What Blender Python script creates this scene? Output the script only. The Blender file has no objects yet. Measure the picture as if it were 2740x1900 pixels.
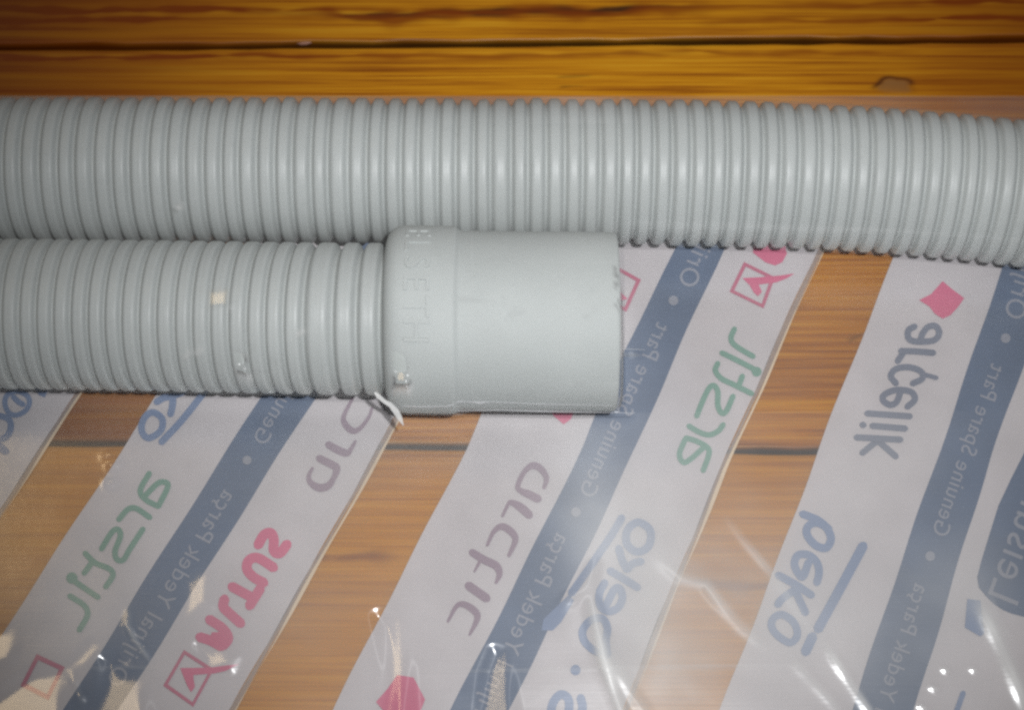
import bpy, math, random
import numpy as np
from mathutils import Vector

random.seed(4)
np.random.seed(4)
scene = bpy.context.scene
col = scene.collection

# ------------------------------------------------------------------ camera
W_SRC, H_SRC = 2740.0, 1900.0
F_SRC = 5118.0                     # focal length in photograph pixels
TILT = math.radians(20.0)          # camera leans forward from straight down
DIST = 0.340                       # metres to the floor along the view axis
FWD = np.array([0.0, math.sin(TILT), -math.cos(TILT)])
UPV = np.array([0.0, math.cos(TILT), math.sin(TILT)])
RGT = np.array([1.0, 0.0, 0.0])
CAM = -DIST * FWD

cam_d = bpy.data.cameras.new('camera')
cam_d.sensor_width = 36.0
cam_d.sensor_fit = 'HORIZONTAL'
cam_d.lens = 36.0 * F_SRC / W_SRC
cam_d.clip_start = 0.005
cam_d.clip_end = 20.0
cam_d.dof.use_dof = True
cam_d.dof.focus_distance = 0.328
cam_d.dof.aperture_fstop = 18.0
cam = bpy.data.objects.new('camera', cam_d)
cam.location = CAM
cam.rotation_euler = (TILT, 0, 0)
col.objects.link(cam)
scene.camera = cam

# ------------------------------------------------------------------ world, lamps, exposure
world = bpy.data.worlds.new('World')
scene.world = world
world.use_nodes = True
bg = world.node_tree.nodes['Background']
bg.inputs[0].default_value = (0.92, 0.95, 1.0, 1)
bg.inputs[1].default_value = 0.11

FLASH = CAM + RGT * 0.028 + UPV * 0.022
fl = bpy.data.lights.new('camera_flash', 'SPOT')
fl.energy = 4.9
fl.color = (0.98, 0.99, 1.0)
fl.shadow_soft_size = 0.0045
fl.spot_size = math.radians(47)
fl.spot_blend = 1.0
flash = bpy.data.objects.new('camera_flash', fl)
flash.location = FLASH
aim = Vector((0.016, 0.004, 0.0)) - Vector(FLASH)
flash.rotation_euler = aim.to_track_quat('-Z', 'Y').to_euler()
col.objects.link(flash)

LAMP = np.array([-0.95, 0.75, 2.0])     # warm ceiling lamp of the room
la = bpy.data.lights.new('ceiling_lamp', 'AREA')
la.shape = 'DISK'
la.size = 0.45
la.energy = 3.0
la.color = (1.0, 0.74, 0.42)
lamp = bpy.data.objects.new('ceiling_lamp', la)
lamp.location = LAMP
lamp.rotation_euler = (-Vector(LAMP)).to_track_quat('-Z', 'Y').to_euler()
col.objects.link(lamp)

scene.view_settings.view_transform = 'Standard'
scene.view_settings.look = 'None'
scene.view_settings.exposure = 0.0
scene.view_settings.gamma = 1.0
scene.view_settings.use_curve_mapping = False
scene.render.engine = 'CYCLES'
scene.cycles.use_denoising = False
scene.cycles.transparent_max_bounces = 16
scene.cycles.max_bounces = 8
scene.cycles.filter_width = 2.6


def P(x, y, z=0.0):
    """world point on the level plane z that the photograph shows at pixel x, y"""
    d = FWD + RGT * ((x - W_SRC / 2) / F_SRC) + UPV * (-(y - H_SRC / 2) / F_SRC)
    t = (z - CAM[2]) / d[2]
    return CAM + d * t


def scale_at(p):
    """metres per photograph pixel at a world point"""
    return float(np.dot(np.asarray(p) - CAM, FWD)) / F_SRC


# ------------------------------------------------------------------ small helpers
def mesh_obj(name, verts, faces, mat=None, parent=None, smooth=True):
    me = bpy.data.meshes.new(name)
    me.from_pydata([tuple(map(float, v)) for v in verts], [], faces)
    me.update()
    if smooth:
        me.polygons.foreach_set('use_smooth', [True] * len(me.polygons))
    o = bpy.data.objects.new(name, me)
    col.objects.link(o)
    if mat:
        me.materials.append(mat)
    if parent:
        o.parent = parent
    return o


def empty(name, loc=(0, 0, 0)):
    o = bpy.data.objects.new(name, None)
    o.empty_display_size = 0.01
    o.location = loc
    col.objects.link(o)
    return o


def tag(o, label=None, cat=None, group=None, kind=None):
    if label:
        o['label'] = label
    if cat:
        o['category'] = cat
    if group:
        o['group'] = group
    if kind:
        o['kind'] = kind


def grid_faces(nr, nc, wrap=False):
    f = []
    cc = nc if wrap else nc - 1
    for i in range(nr - 1):
        for j in range(cc):
            k = (j + 1) % nc
            f.append((i * nc + j, i * nc + k, (i + 1) * nc + k, (i + 1) * nc + j))
    return f


def sstep(a, b, x):
    t = np.clip((x - a) / (b - a), 0, 1)
    return t * t * (3 - 2 * t)


# ------------------------------------------------------------------ materials
def new_mat(name):
    m = bpy.data.materials.new(name)
    m.use_nodes = True
    nt = m.node_tree
    nt.nodes.clear()
    out = nt.nodes.new('ShaderNodeOutputMaterial')
    return m, nt, out


def N(nt, typ, **kw):
    n = nt.nodes.new(typ)
    for k, v in kw.items():
        setattr(n, k, v)
    return n


def mapped(nt, coord, scale, loc=(0, 0, 0)):
    tc = N(nt, 'ShaderNodeTexCoord')
    mp = N(nt, 'ShaderNodeMapping')
    mp.inputs['Scale'].default_value = scale
    mp.inputs['Location'].default_value = loc
    nt.links.new(tc.outputs[coord], mp.inputs[0])
    return mp.outputs[0]


def noise(nt, vec, scale=1.0, detail=4.0, rough=0.55, dist=0.0):
    n = N(nt, 'ShaderNodeTexNoise')
    n.inputs['Scale'].default_value = scale
    n.inputs['Detail'].default_value = detail
    n.inputs['Roughness'].default_value = rough
    n.inputs['Distortion'].default_value = dist
    nt.links.new(vec, n.inputs['Vector'])
    return n.outputs['Fac']


def ramp(nt, fac, stops):
    r = N(nt, 'ShaderNodeValToRGB')
    el = r.color_ramp.elements
    while len(el) < len(stops):
        el.new(0.5)
    for e, (p, c) in zip(el, stops):
        e.position = p
        e.color = (*c, 1) if len(c) == 3 else c
    nt.links.new(fac, r.inputs[0])
    return r.outputs[0]


def math_n(nt, op, a, b=None, clamp=False):
    n = N(nt, 'ShaderNodeMath', operation=op)
    n.use_clamp = clamp
    for i, v in enumerate((a, b)):
        if v is None:
            continue
        if isinstance(v, (int, float)):
            n.inputs[i].default_value = v
        else:
            nt.links.new(v, n.inputs[i])
    return n.outputs[0]


def mix_col(nt, fac, a, b, blend='MIX'):
    n = N(nt, 'ShaderNodeMix', data_type='RGBA', blend_type=blend)
    for sock, v in ((n.inputs['Factor'], fac), (n.inputs['A'], a), (n.inputs['B'], b)):
        pass
    ins = [s for s in n.inputs if s.enabled]
    for s, v in zip(ins, (fac, a, b)):
        if isinstance(v, (int, float)):
            s.default_value = v
        elif isinstance(v, tuple):
            s.default_value = (*v, 1)
        else:
            nt.links.new(v, s)
    return [s for s in n.outputs if s.enabled][0]


def principled(nt, out):
    b = N(nt, 'ShaderNodeBsdfPrincipled')
    nt.links.new(b.outputs[0], out.inputs[0])
    return b


def make_wood(seed, gain=1.0, con=1.0):
    gain = (gain,) * 3 if isinstance(gain, float) else gain
    m, nt, out = new_mat('varnished_pine')
    b = principled(nt, out)
    v1 = mapped(nt, 'Object', (17, 900, 40), (seed * 3.1, seed * 7.7, 0))
    v2 = mapped(nt, 'Object', (40, 2300, 40), (seed * 1.3, seed * 2.7, 0))
    v3 = mapped(nt, 'Object', (14, 48, 20), (seed * 5.3, seed * 1.7, 3))
    g1 = noise(nt, v1, 1.0, 5, 0.6, 0.3)
    g2 = noise(nt, v2, 1.0, 3, 0.6, 0.2)
    g3 = noise(nt, v3, 1.0, 3, 0.5, 0.4)
    s = math_n(nt, 'ADD', math_n(nt, 'MULTIPLY', g1, 0.62), math_n(nt, 'MULTIPLY', g2, 0.40))
    s = math_n(nt, 'ADD', s, math_n(nt, 'MULTIPLY', g3, 0.30))
    s = math_n(nt, 'ADD', math_n(nt, 'MULTIPLY', math_n(nt, 'SUBTRACT', s, 0.65), con), 0.53)
    c = ramp(nt, s, [(0.34, tuple(g_ * q for g_, q in zip(gain, (0.18, 0.046, 0.001)))), (0.46, tuple(g_ * q for g_, q in zip(gain, (0.325, 0.113, 0.003)))),
                     (0.56, tuple(g_ * q for g_, q in zip(gain, (0.445, 0.180, 0.004)))), (0.70, tuple(g_ * q for g_, q in zip(gain, (0.54, 0.268, 0.013))))])
    at = N(nt, 'ShaderNodeAttribute', attribute_name='mark')
    sep = N(nt, 'ShaderNodeSeparateColor')
    nt.links.new(at.outputs['Color'], sep.inputs[0])
    c = mix_col(nt, sep.outputs[0], c, (0.045, 0.016, 0.004))
    c = mix_col(nt, sep.outputs[1], c, (0.20, 0.105, 0.035))
    bf = math_n(nt, 'MULTIPLY', sep.outputs[2], math_n(nt, 'MULTIPLY', math_n(nt, 'ADD', g1, g2), 1.35), clamp=True)
    c = mix_col(nt, bf, c, (0.16, 0.030, 0.0005))
    nt.links.new(c, b.inputs['Base Color'])
    b.inputs['Roughness'].default_value = 0.40
    b.inputs['Specular IOR Level'].default_value = 0.22
    bp = N(nt, 'ShaderNodeBump')
    bp.inputs['Strength'].default_value = 0.25
    bp.inputs['Distance'].default_value = 0.0003
    nt.links.new(s, bp.inputs['Height'])
    nt.links.new(bp.outputs[0], b.inputs['Normal'])
    return m


def make_gap():
    m, nt, out = new_mat('gap_dirt')
    b = principled(nt, out)
    f = noise(nt, mapped(nt, 'Object', (120, 900, 100)), 1.0, 4)
    c = ramp(nt, f, [(0.35, (0.030, 0.026, 0.010)), (0.6, (0.065, 0.054, 0.022)), (0.75, (0.15, 0.13, 0.085))])
    nt.links.new(c, b.inputs['Base Color'])
    b.inputs['Roughness'].default_value = 0.9
    return m


def make_plastic(name, colr, rough, ring_lines):
    m, nt, out = new_mat(name)
    b = principled(nt, out)
    f = noise(nt, mapped(nt, 'Object', (60, 60, 60)), 1.0, 4)
    c = ramp(nt, f, [(0.3, tuple(v * 0.94 for v in colr)), (0.7, tuple(min(1, v * 1.04) for v in colr))])
    f2 = noise(nt, mapped(nt, 'Object', (170, 210, 210), (3, 1, 2)), 1.0, 4, 0.7)
    sp = ramp(nt, f2, [(0.60, (0, 0, 0)), (0.78, (0.40, 0.40, 0.40))])
    c = mix_col(nt, sp, c, tuple(v * 0.72 for v in colr))
    asc = N(nt, 'ShaderNodeAttribute', attribute_name='sheen_or_scuff')
    c = mix_col(nt, asc.outputs['Fac'], c, (0.10, 0.10, 0.10))
    nt.links.new(c, b.inputs['Base Color'])
    b.inputs['Roughness'].default_value = rough
    b.inputs['Specular IOR Level'].default_value = 0.36
    b.inputs['Subsurface Weight'].default_value = 0.25
    b.inputs['Subsurface Radius'].default_value = (0.0012, 0.0012, 0.0012)
    b.inputs['Subsurface Scale'].default_value = 1.0
    bp = N(nt, 'ShaderNodeBump')
    if ring_lines:
        h = noise(nt, mapped(nt, 'UV', (2600, 1.5, 1)), 1.0, 3, 0.6)
        bp.inputs['Strength'].default_value = 0.35
        bp.inputs['Distance'].default_value = 0.0002
    else:
        h = noise(nt, mapped(nt, 'Object', (2600, 2600, 2600)), 1.0, 3, 0.6)
        bp.inputs['Strength'].default_value = 0.30
        bp.inputs['Distance'].default_value = 0.00012
    nt.links.new(h, bp.inputs['Height'])
    nt.links.new(bp.outputs[0], b.inputs['Normal'])
    return m


def make_ink(name, colr, alpha=1.0, var=0.10):
    m, nt, out = new_mat(name)
    b = N(nt, 'ShaderNodeBsdfPrincipled')
    f = noise(nt, mapped(nt, 'Object', (70, 70, 70)), 1.0, 4)
    c = ramp(nt, f, [(0.3, tuple(v * (1 - var) for v in colr)), (0.7, tuple(min(1, v * (1 + var)) for v in colr))])
    nt.links.new(c, b.inputs['Base Color'])
    b.inputs['Roughness'].default_value = 0.55
    b.inputs['Specular IOR Level'].default_value = 0.25
    if alpha < 1:
        t = N(nt, 'ShaderNodeBsdfTransparent')
        mx = N(nt, 'ShaderNodeMixShader')
        mx.inputs[0].default_value = alpha
        nt.links.new(t.outputs[0], mx.inputs[1])
        nt.links.new(b.outputs[0], mx.inputs[2])
        nt.links.new(mx.outputs[0], out.inputs[0])
    else:
        nt.links.new(b.outputs[0], out.inputs[0])
    return m


FILM_ROT = 0.0


def make_film(name, haze, stress_sheen_attr, gloss_rough=0.20, bump=True):
    m, nt, out = new_mat(name)
    tr = N(nt, 'ShaderNodeBsdfTransparent')
    tr.inputs[0].default_value = (0.965, 0.965, 0.97, 1)
    df = N(nt, 'ShaderNodeBsdfDiffuse')
    df.inputs[0].default_value = (0.80, 0.80, 0.79, 1)
    tl = N(nt, 'ShaderNodeBsdfTranslucent')
    tl.inputs[0].default_value = (0.80, 0.80, 0.79, 1)
    dmix = N(nt, 'ShaderNodeMixShader')
    dmix.inputs[0].default_value = 0.25
    nt.links.new(df.outputs[0], dmix.inputs[1])
    nt.links.new(tl.outputs[0], dmix.inputs[2])
    h1 = noise(nt, mapped(nt, 'Object', (34, 34, 34)), 1.0, 4, 0.6)
    h1 = math_n(nt, 'SUBTRACT', math_n(nt, 'MULTIPLY', h1, 2.2), 0.6)
    h2 = noise(nt, mapped(nt, 'Object', (10, 2600, 10)), 1.0, 2)
    hz = math_n(nt, 'ADD', math_n(nt, 'MULTIPLY', h1, haze * 0.7), math_n(nt, 'MULTIPLY', h2, haze * 0.5))
    hz = math_n(nt, 'ADD', hz, haze * 0.40)
    if stress_sheen_attr:
        at = N(nt, 'ShaderNodeAttribute', attribute_name='stress_sheen')
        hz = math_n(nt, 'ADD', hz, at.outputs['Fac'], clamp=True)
    mx = N(nt, 'ShaderNodeMixShader')
    nt.links.new(hz, mx.inputs[0])
    nt.links.new(tr.outputs[0], mx.inputs[1])
    nt.links.new(dmix.outputs[0], mx.inputs[2])
    fr = N(nt, 'ShaderNodeFresnel')
    fr.inputs[0].default_value = 1.5
    ff = math_n(nt, 'MULTIPLY', fr.outputs[0], 1.7, clamp=True)
    gl = N(nt, 'ShaderNodeBsdfGlossy')
    gl.inputs['Color'].default_value = (1, 1, 1, 1)
    gl.inputs['Roughness'].default_value = gloss_rough
    if stress_sheen_attr:
        sn = N(nt, 'ShaderNodeAttribute', attribute_name='snug')
        nt.links.new(math_n(nt, 'ADD', math_n(nt, 'MULTIPLY', sn.outputs['Fac'], 0.50), gloss_rough), gl.inputs['Roughness'])
    if bump:
        bp = N(nt, 'ShaderNodeBump')
        bp.inputs['Strength'].default_value = 0.20
        bp.inputs['Distance'].default_value = 0.0002
        b1 = noise(nt, mapped(nt, 'Object', (35, 1500, 35)), 1.0, 2)
        b2 = noise(nt, mapped(nt, 'Object', (160, 160, 160)), 1.0, 3)
        bb = math_n(nt, 'ADD', math_n(nt, 'MULTIPLY', b1, 0.35), b2)
        nt.links.new(bb, bp.inputs['Height'])
        nt.links.new(bp.outputs[0], gl.inputs['Normal'])
    if stress_sheen_attr:
        g2 = N(nt, 'ShaderNodeBsdfAnisotropic')
        g2.inputs['Roughness'].default_value = 0.42
        g2.inputs['Anisotropy'].default_value = 0.85
        g2.inputs['Rotation'].default_value = FILM_ROT
        tg = N(nt, 'ShaderNodeTangent', direction_type='UV_MAP')
        tg.uv_map = 'UVMap'
        nt.links.new(tg.outputs[0], g2.inputs['Tangent'])
        gm = N(nt, 'ShaderNodeMixShader')
        gm.inputs[0].default_value = 0.16
        nt.links.new(gl.outputs[0], gm.inputs[1])
        nt.links.new(g2.outputs[0], gm.inputs[2])
        gl = gm
        # where the film lies snug on the hoses its creep into the ribs leaves little gloss
        ff = math_n(nt, 'MULTIPLY', ff, math_n(nt, 'SUBTRACT', 1.0, math_n(nt, 'MULTIPLY', sn.outputs['Fac'], 0.975)))
    mx2 = N(nt, 'ShaderNodeMixShader')
    nt.links.new(ff, mx2.inputs[0])
    nt.links.new(mx.outputs[0], mx2.inputs[1])
    nt.links.new(gl.outputs[0], mx2.inputs[2])
    nt.links.new(mx2.outputs[0], out.inputs[0])
    return m


M_GAP = make_gap()
M_HOSE = make_plastic('grey_hose_plastic', (0.425, 0.450, 0.440), 0.42, True)
M_CUFF = make_plastic('grey_cuff_plastic', (0.435, 0.463, 0.452), 0.66, False)
M_WHITE = make_ink('white_print', (0.505, 0.475, 0.482), 0.92, 0.07)
M_EDGE = make_ink('band_margin', (0.40, 0.36, 0.34), 0.55, 0.05)
M_EDGE_GLINT = make_ink('band_edge_glint', (0.62, 0.50, 0.36), 0.9, 0.15)
M_NAVY = make_ink('navy_print', (0.098, 0.132, 0.198), 1.0, 0.10)
M_BLUE = make_ink('blue_print', (0.165, 0.215, 0.325), 1.0, 0.08)
M_GREY = make_ink('slate_print', (0.175, 0.19, 0.235), 1.0, 0.08)
M_GREEN = make_ink('green_print', (0.165, 0.28, 0.23), 1.0, 0.08)
M_RED = make_ink('red_print', (0.51, 0.13, 0.21), 1.0, 0.08)
M_REDLINE = make_ink('red_outline_print', (0.42, 0.13, 0.19), 1.0, 0.08)
M_PURPLE = make_ink('mauve_print', (0.26, 0.20, 0.24), 1.0, 0.06)
M_LETTER = make_ink('pale_lettering', (0.24, 0.25, 0.29), 1.0, 0.06)
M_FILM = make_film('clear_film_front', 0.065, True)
M_BACK = make_film('clear_film_back', 0.018, False, 0.25, False)

# ------------------------------------------------------------------ floor
floor = mesh_obj('floor', [(-0.4, -0.4, -0.0045), (0.4, -0.4, -0.0045), (0.4, 0.5, -0.0045), (-0.4, 0.5, -0.0045)],
                 [(0, 1, 2, 3)], M_GAP, smooth=False)
tag(floor, kind='structure', label='varnished orange pine floorboards with dark gaps between them', cat='floor')


def gap_line(p0, p1):
    a, b = P(*p0), P(*p1)
    s = (b[1] - a[1]) / (b[0] - a[0])
    return lambda x: a[1] + s * (x - a[0])


G1 = gap_line((0, 117), (2740, 94))
G2 = gap_line((230, 1193), (2065, 1214))


def board(lower, upper, seed, marks, gain=1.0, con=1.0):
    xs = np.linspace(-0.17, 0.17, 640)
    ts = np.concatenate([[0, 0.0], np.linspace(0, 1, 260), [1.0, 1.0]])
    nr, nc = len(ts), len(xs)
    X = np.tile(xs, (nr, 1))
    jit = lambda k: 0.00012 * np.interp(xs, np.linspace(-0.26, 0.26, 90), np.random.RandomState(k).randn(90))
    lo = np.array([lower(x) for x in xs]) + jit(seed)
    hi = np.array([upper(x) for x in xs]) + jit(seed + 50)
    Y = lo[None, :] + (hi - lo)[None, :] * ts[:, None]
    d = np.minimum(Y - lo[None, :], hi[None, :] - Y)
    r = 0.00018
    Z = -(r - np.sqrt(np.clip(r * r - np.clip(r - d, 0, r) ** 2, 0, None))) * 0.8
    Z[0, :] = -0.0044
    Z[1, :] = -0.0015
    Z[-1, :] = -0.0044
    Z[-2, :] = -0.0015
    verts = np.stack([X, Y, Z], -1).reshape(-1, 3)
    o = mesh_obj('floor_board', verts, grid_faces(nr, nc), make_wood(seed, gain, con), floor)
    mk = np.zeros((nr, nc, 4))
    mk[..., 3] = 1
    for fn in marks:
        fn(X, Y, mk)
    mk[..., 0] += 0.6 * (1 - sstep(0.0001, 0.00045, d))
    for k in (0, 1, -1, -2):
        mk[k, :, 0] = 0.9
    ca = o.data.color_attributes.new('mark', 'FLOAT_COLOR', 'POINT')
    ca.data.foreach_set('color', np.clip(mk, 0, 1).reshape(-1))
    return o


def streak(x0, y0, x1, y1, half, amp, ch=0, seed=1):
    a, b = P(x0, y0), P(x1, y1)
    hw = half * DIST / F_SRC

    def fn(X, Y, mk):
        u = (X - a[0]) / (b[0] - a[0])
        rs = np.random.RandomState(seed)
        L = abs(b[0] - a[0])
        f = rs.rand(8) * 6.28
        xx_ = X * 2 * math.pi
        wob = hw * 0.35 * (np.sin(xx_ * 24 + f[0]) + 0.7 * np.sin(xx_ * 51 + f[1]) + 0.4 * np.sin(xx_ * 97 + f[2]))
        th = 0.75 + 0.22 * np.sin(xx_ * 40 + f[3]) + 0.18 * np.sin(xx_ * 83 + f[4]) + 0.12 * np.sin(xx_ * 170 + f[5])
        yc = a[1] + (b[1] - a[1]) * u + wob
        env = sstep(0, 0.22, u) * (1 - sstep(0.72, 1, u))
        mk[..., ch] += amp * env * np.exp(-((Y - yc) / (hw * th + 1e-9)) ** 2)
    return fn


def tone(x0, x1, amp):
    """board colour slowly turns darker and redder towards one end"""
    a, b = P(x0, 150)[0], P(x1, 150)[0]

    def fn(X, Y, mk):
        mk[..., 2] += amp * sstep(0, 1, (X - a) / (b - a)) * (1 + 0.25 * np.sin(Y * 2100 + np.sin(X * 60)) * np.sin(Y * 790 + 1))
    return fn


def knot(cx, cy, rx, ry):
    c = P(cx, cy)
    s = DIST / F_SRC

    def fn(X, Y, mk):
        dx = (X - c[0]) / (rx * s)
        dy = (Y - c[1]) / (ry * s)
        w = 0.08 * np.sin(5 * np.arctan2(dy, dx) + 1.0)
        r = np.sqrt(dx * dx + dy * dy) + w
        lid = sstep(-0.9, 0.1, dy + 0.1 * dx)
        mk[..., 1] += 0.85 * (1 - sstep(0.7, 1.0, r)) * lid
        ring = np.exp(-((r - 1.0) / 0.20) ** 2) * (0.25 + 0.75 * sstep(-0.1, 0.5, dy - 0.15 * dx)) * lid
        mk[..., 0] += 1.0 * ring
    return fn


board(G1, lambda x: 0.16 + 0.0 * x, 3, [
    streak(820, 44, 1960, 14, 10, 1.15, 0, 2), streak(1180, 36, 1720, 28, 13, 1.0, 0, 5), streak(700, 48, 2100, 18, 22, 0.6, 2, 31),
    tone(1250, -150, 0.62), tone(1900, 2900, 0.5),
    streak(860, 40, 1240, 42, 8, 0.7, 0, 6), streak(300, 16, 1300, 30, 7, 0.45, 2, 8),
    streak(-260, 55, 600, 50, 8, 0.6, 2, 9), streak(-300, 22, 900, 30, 12, 0.4, 2, 10), streak(1750, 60, 2900, 44, 9, 0.45, 2, 12),
    streak(1980, 12, 2900, 2, 10, 0.45, 2, 22)], 0.94)
board(lambda x: G2(x) + 0.0010, lambda x: G1(x) - 0.0014, 8, [
    tone(1150, -150, 0.60), tone(2000, 2950, 0.45), streak(-200, 150, 700, 155, 8, 0.4, 2, 13), streak(320, 150, 1300, 146, 9, 0.55, 2, 14),
    streak(1100, 150, 1900, 143, 8, 0.5, 2, 15), streak(1480, 206, 1600, 200, 4, 0.5, 0, 16),
    streak(1490, 232, 1570, 230, 5, 0.5, 0, 17), streak(1700, 135, 2500, 145, 9, 0.5, 2, 18),
    knot(2394, 234, 52, 32), streak(2330, 885, 2260, 912, 10, 0.45, 0, 19)], 0.95)
board(lambda x: -0.13 + 0.0 * x, lambda x: G2(x), 15, [
    streak(1700, 1560, 2200, 1570, 14, 0.5, 2, 20), streak(700, 1500, 1100, 1490, 14, 0.5, 2, 21)], (1.03, 1.13, 2.0), 0.5)
board(lambda x: -0.22 + 0.0 * x, lambda x: -0.1312 + 0.0 * x, 21, [])

cp = P(813, 105)
cr_v, cr_f = [], []
rs = np.random.RandomState(3)
n1, n2 = 7, 10
for i in range(n1):
    th = math.pi * i / (n1 - 1)
    for j in range(n2):
        ph = 2 * math.pi * j / n2
        k = 0.8 + 0.4 * rs.rand()
        cr_v.append((0.0017 * k * math.sin(th) * math.cos(ph), 0.0008 * k * math.sin(th) * math.sin(ph), 0.0006 * k * math.cos(th)))
crumb = mesh_obj('crumb', cr_v, grid_faces(n1, n2, True), make_ink('crumb_dust', (0.26, 0.13, 0.09), 1.0, 0.3))
crumb.location = (cp[0], cp[1], -0.0007)
tag(crumb, 'tiny pinkish brown crumb lodged in the gap between two floorboards', 'crumb')

# ------------------------------------------------------------------ hoses
R_H = 0.0128
R_L = 0.0130
DEPTH = 0.00115


def catmull(xs, ys, q):
    xs, ys = np.asarray(xs, float), np.asarray(ys, float)
    m = np.gradient(ys, xs)
    i = np.clip(np.searchsorted(xs, q) - 1, 0, len(xs) - 2)
    h = xs[i + 1] - xs[i]
    t = (q - xs[i]) / h
    return ((2 * t ** 3 - 3 * t ** 2 + 1) * ys[i] + (t ** 3 - 2 * t ** 2 + t) * h * m[i]
            + (-2 * t ** 3 + 3 * t ** 2) * ys[i + 1] + (t ** 3 - t ** 2) * h * m[i + 1])


U_PX = [(-420, 455), (0, 455), (600, 455), (1243, 458), (1700, 460), (2000, 466), (2300, 479), (2600, 503), (2900, 538), (3150, 575)]
U_W = np.array([P(x, y, R_H) for x, y in U_PX])


def yU(x):
    return catmull(U_W[:, 0], U_W[:, 1], np.asarray(x, float))


R_C = 252 * scale_at(P(1140, 855, 0.016))
SLV = 240.0 / 252.0
zl_of = lambda px: R_L + (R_C - R_L) * np.clip((np.asarray(px, float) - 100) / 900.0, 0, 1) ** 1.3
L_PX = [(-420, 836), (-200, 837), (0, 839), (300, 843), (600, 848), (900, 853), (1140, 855), (1440, 859), (1660, 861), (1760, 862)]
L_W = np.array([P(x, y, float(zl_of(x))) for x, y in L_PX])


def yL(x):
    return catmull(L_W[:, 0], L_W[:, 1], np.asarray(x, float))


def zL(x):
    return catmull(L_W[:, 0], L_W[:, 2], np.asarray(x, float))


def tube(name, X, Yc, Zc, Rr, mat, parent, nv=96, uvlen=True):
    pts = np.stack([X, Yc, Zc], -1)
    T = np.gradient(pts, axis=0)
    T /= np.linalg.norm(T, axis=1)[:, None]
    S = np.cross(np.array([0, 0, 1.0])[None, :], T)
    S /= np.linalg.norm(S, axis=1)[:, None]
    B = np.cross(T, S)
    ang = np.linspace(0, 2 * math.pi, nv, endpoint=False)
    V = (pts[:, None, :] + Rr[:, None, None] * (np.cos(ang)[None, :, None] * S[:, None, :] + np.sin(ang)[None, :, None] * B[:, None, :]))
    o = mesh_obj(name, V.reshape(-1, 3), grid_faces(len(X), nv, True), mat, parent)
    if uvlen:
        uv = o.data.uv_layers.new(name='UVMap')
        vi = np.empty(len(o.data.loops), dtype=np.int32)
        o.data.loops.foreach_get('vertex_index', vi)
        u = pts[vi // nv, 0]
        v = ang[vi % nv] / (2 * math.pi)
        uv.data.foreach_set('uv', np.stack([u, v], -1).reshape(-1).astype(np.float32))
    return o


def ring_radius(phase, R, p, depth=DEPTH):
    v = (0.5 + 0.5 * np.cos(2 * math.pi * phase)) ** p
    return R - depth * v


# upper hose
PITCH = 46.9 * scale_at(P(1243, 458, R_H))
xu = np.linspace(U_W[0, 0], U_W[-1, 0], 1500)
ds = np.sqrt(1 + np.gradient(yU(xu), xu) ** 2)
arc = np.concatenate([[0], np.cumsum(0.5 * (ds[1:] + ds[:-1]) * np.diff(xu))])
x_ref = P(896, 458, R_H)[0]
ph = (arc - np.interp(x_ref, xu, arc)) / PITCH
ph = ph + np.interp(ph, np.arange(-60, 80), 0.035 * np.random.RandomState(9).randn(140))
rj = np.interp(ph, np.arange(-60, 80), 0.00008 * np.random.RandomState(5).randn(140))
hose_up = empty('drain_hose', (0, float(yU(0.0)), 0))
tag(hose_up, 'upper grey corrugated plastic hose running the full width beside the bare floorboards', 'hose')
tube('corrugated_tube', xu, yU(xu) - float(yU(0.0)), np.full_like(xu, R_H), ring_radius(ph, R_H, 3.2) + rj, M_HOSE, hose_up)

# lower hose with its cuff
VAL = [25, 135, 240, 345, 455, 560, 665, 770, 880, 985, 1100, 1205, 1315, 1430, 1545, 1655, 1765, 1880, 2050, 2190, 2330, 2440, 2550]
val_px = np.array([v / 2.28 for v in VAL])
left = val_px[0] - 46.5 * np.arange(10, 0, -1)
val_px = np.concatenate([left, val_px])
val_x = np.array([P(v, 849, float(zl_of(v))+0.010)[0] for v in val_px])
xl = np.linspace(val_x[0], val_x[-1], 1000)
phl = np.interp(xl, val_x, np.arange(len(val_x)))
hose_lo = empty('drain_hose', (float(L_W[3, 0]), float(L_W[3, 1]), 0))
o_lo = np.array([L_W[3, 0], L_W[3, 1], 0])
tag(hose_lo, 'lower grey corrugated hose ending in a wide smooth cuff', 'hose')
dep_l = np.interp(xl, [val_x[-8], val_x[-6]], [0.00095, 0.0013])
tube('corrugated_tube', xl - o_lo[0], yL(xl) - o_lo[1], zL(xl), ring_radius(phl, R_L, 4.0, dep_l), M_HOSE, hose_lo)

prof = [(1120, 180), (1040, 180), (1030, 186), (1026, 196), (1027, 212), (1032, 226), (1040, 237), (1051, 245), (1064, 250), (1080, 252),
        (1110, 252), (1150, 252), (1196, 252), (1206, 251.6), (1212, 250.6), (1217, 248.5), (1221, 245), (1225, 241.6), (1231, 240.2), (1240, 240), (1260, 240), (1320, 240),
        (1400, 240), (1480, 240), (1560, 240), (1634, 240), (1645, 239.8), (1651, 238.8), (1655, 236.5), (1657, 233), (1657.5, 224), (1653, 221), (1640, 220),
        (1560, 219), (1460, 218)]
pc = np.array(prof, float)
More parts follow.
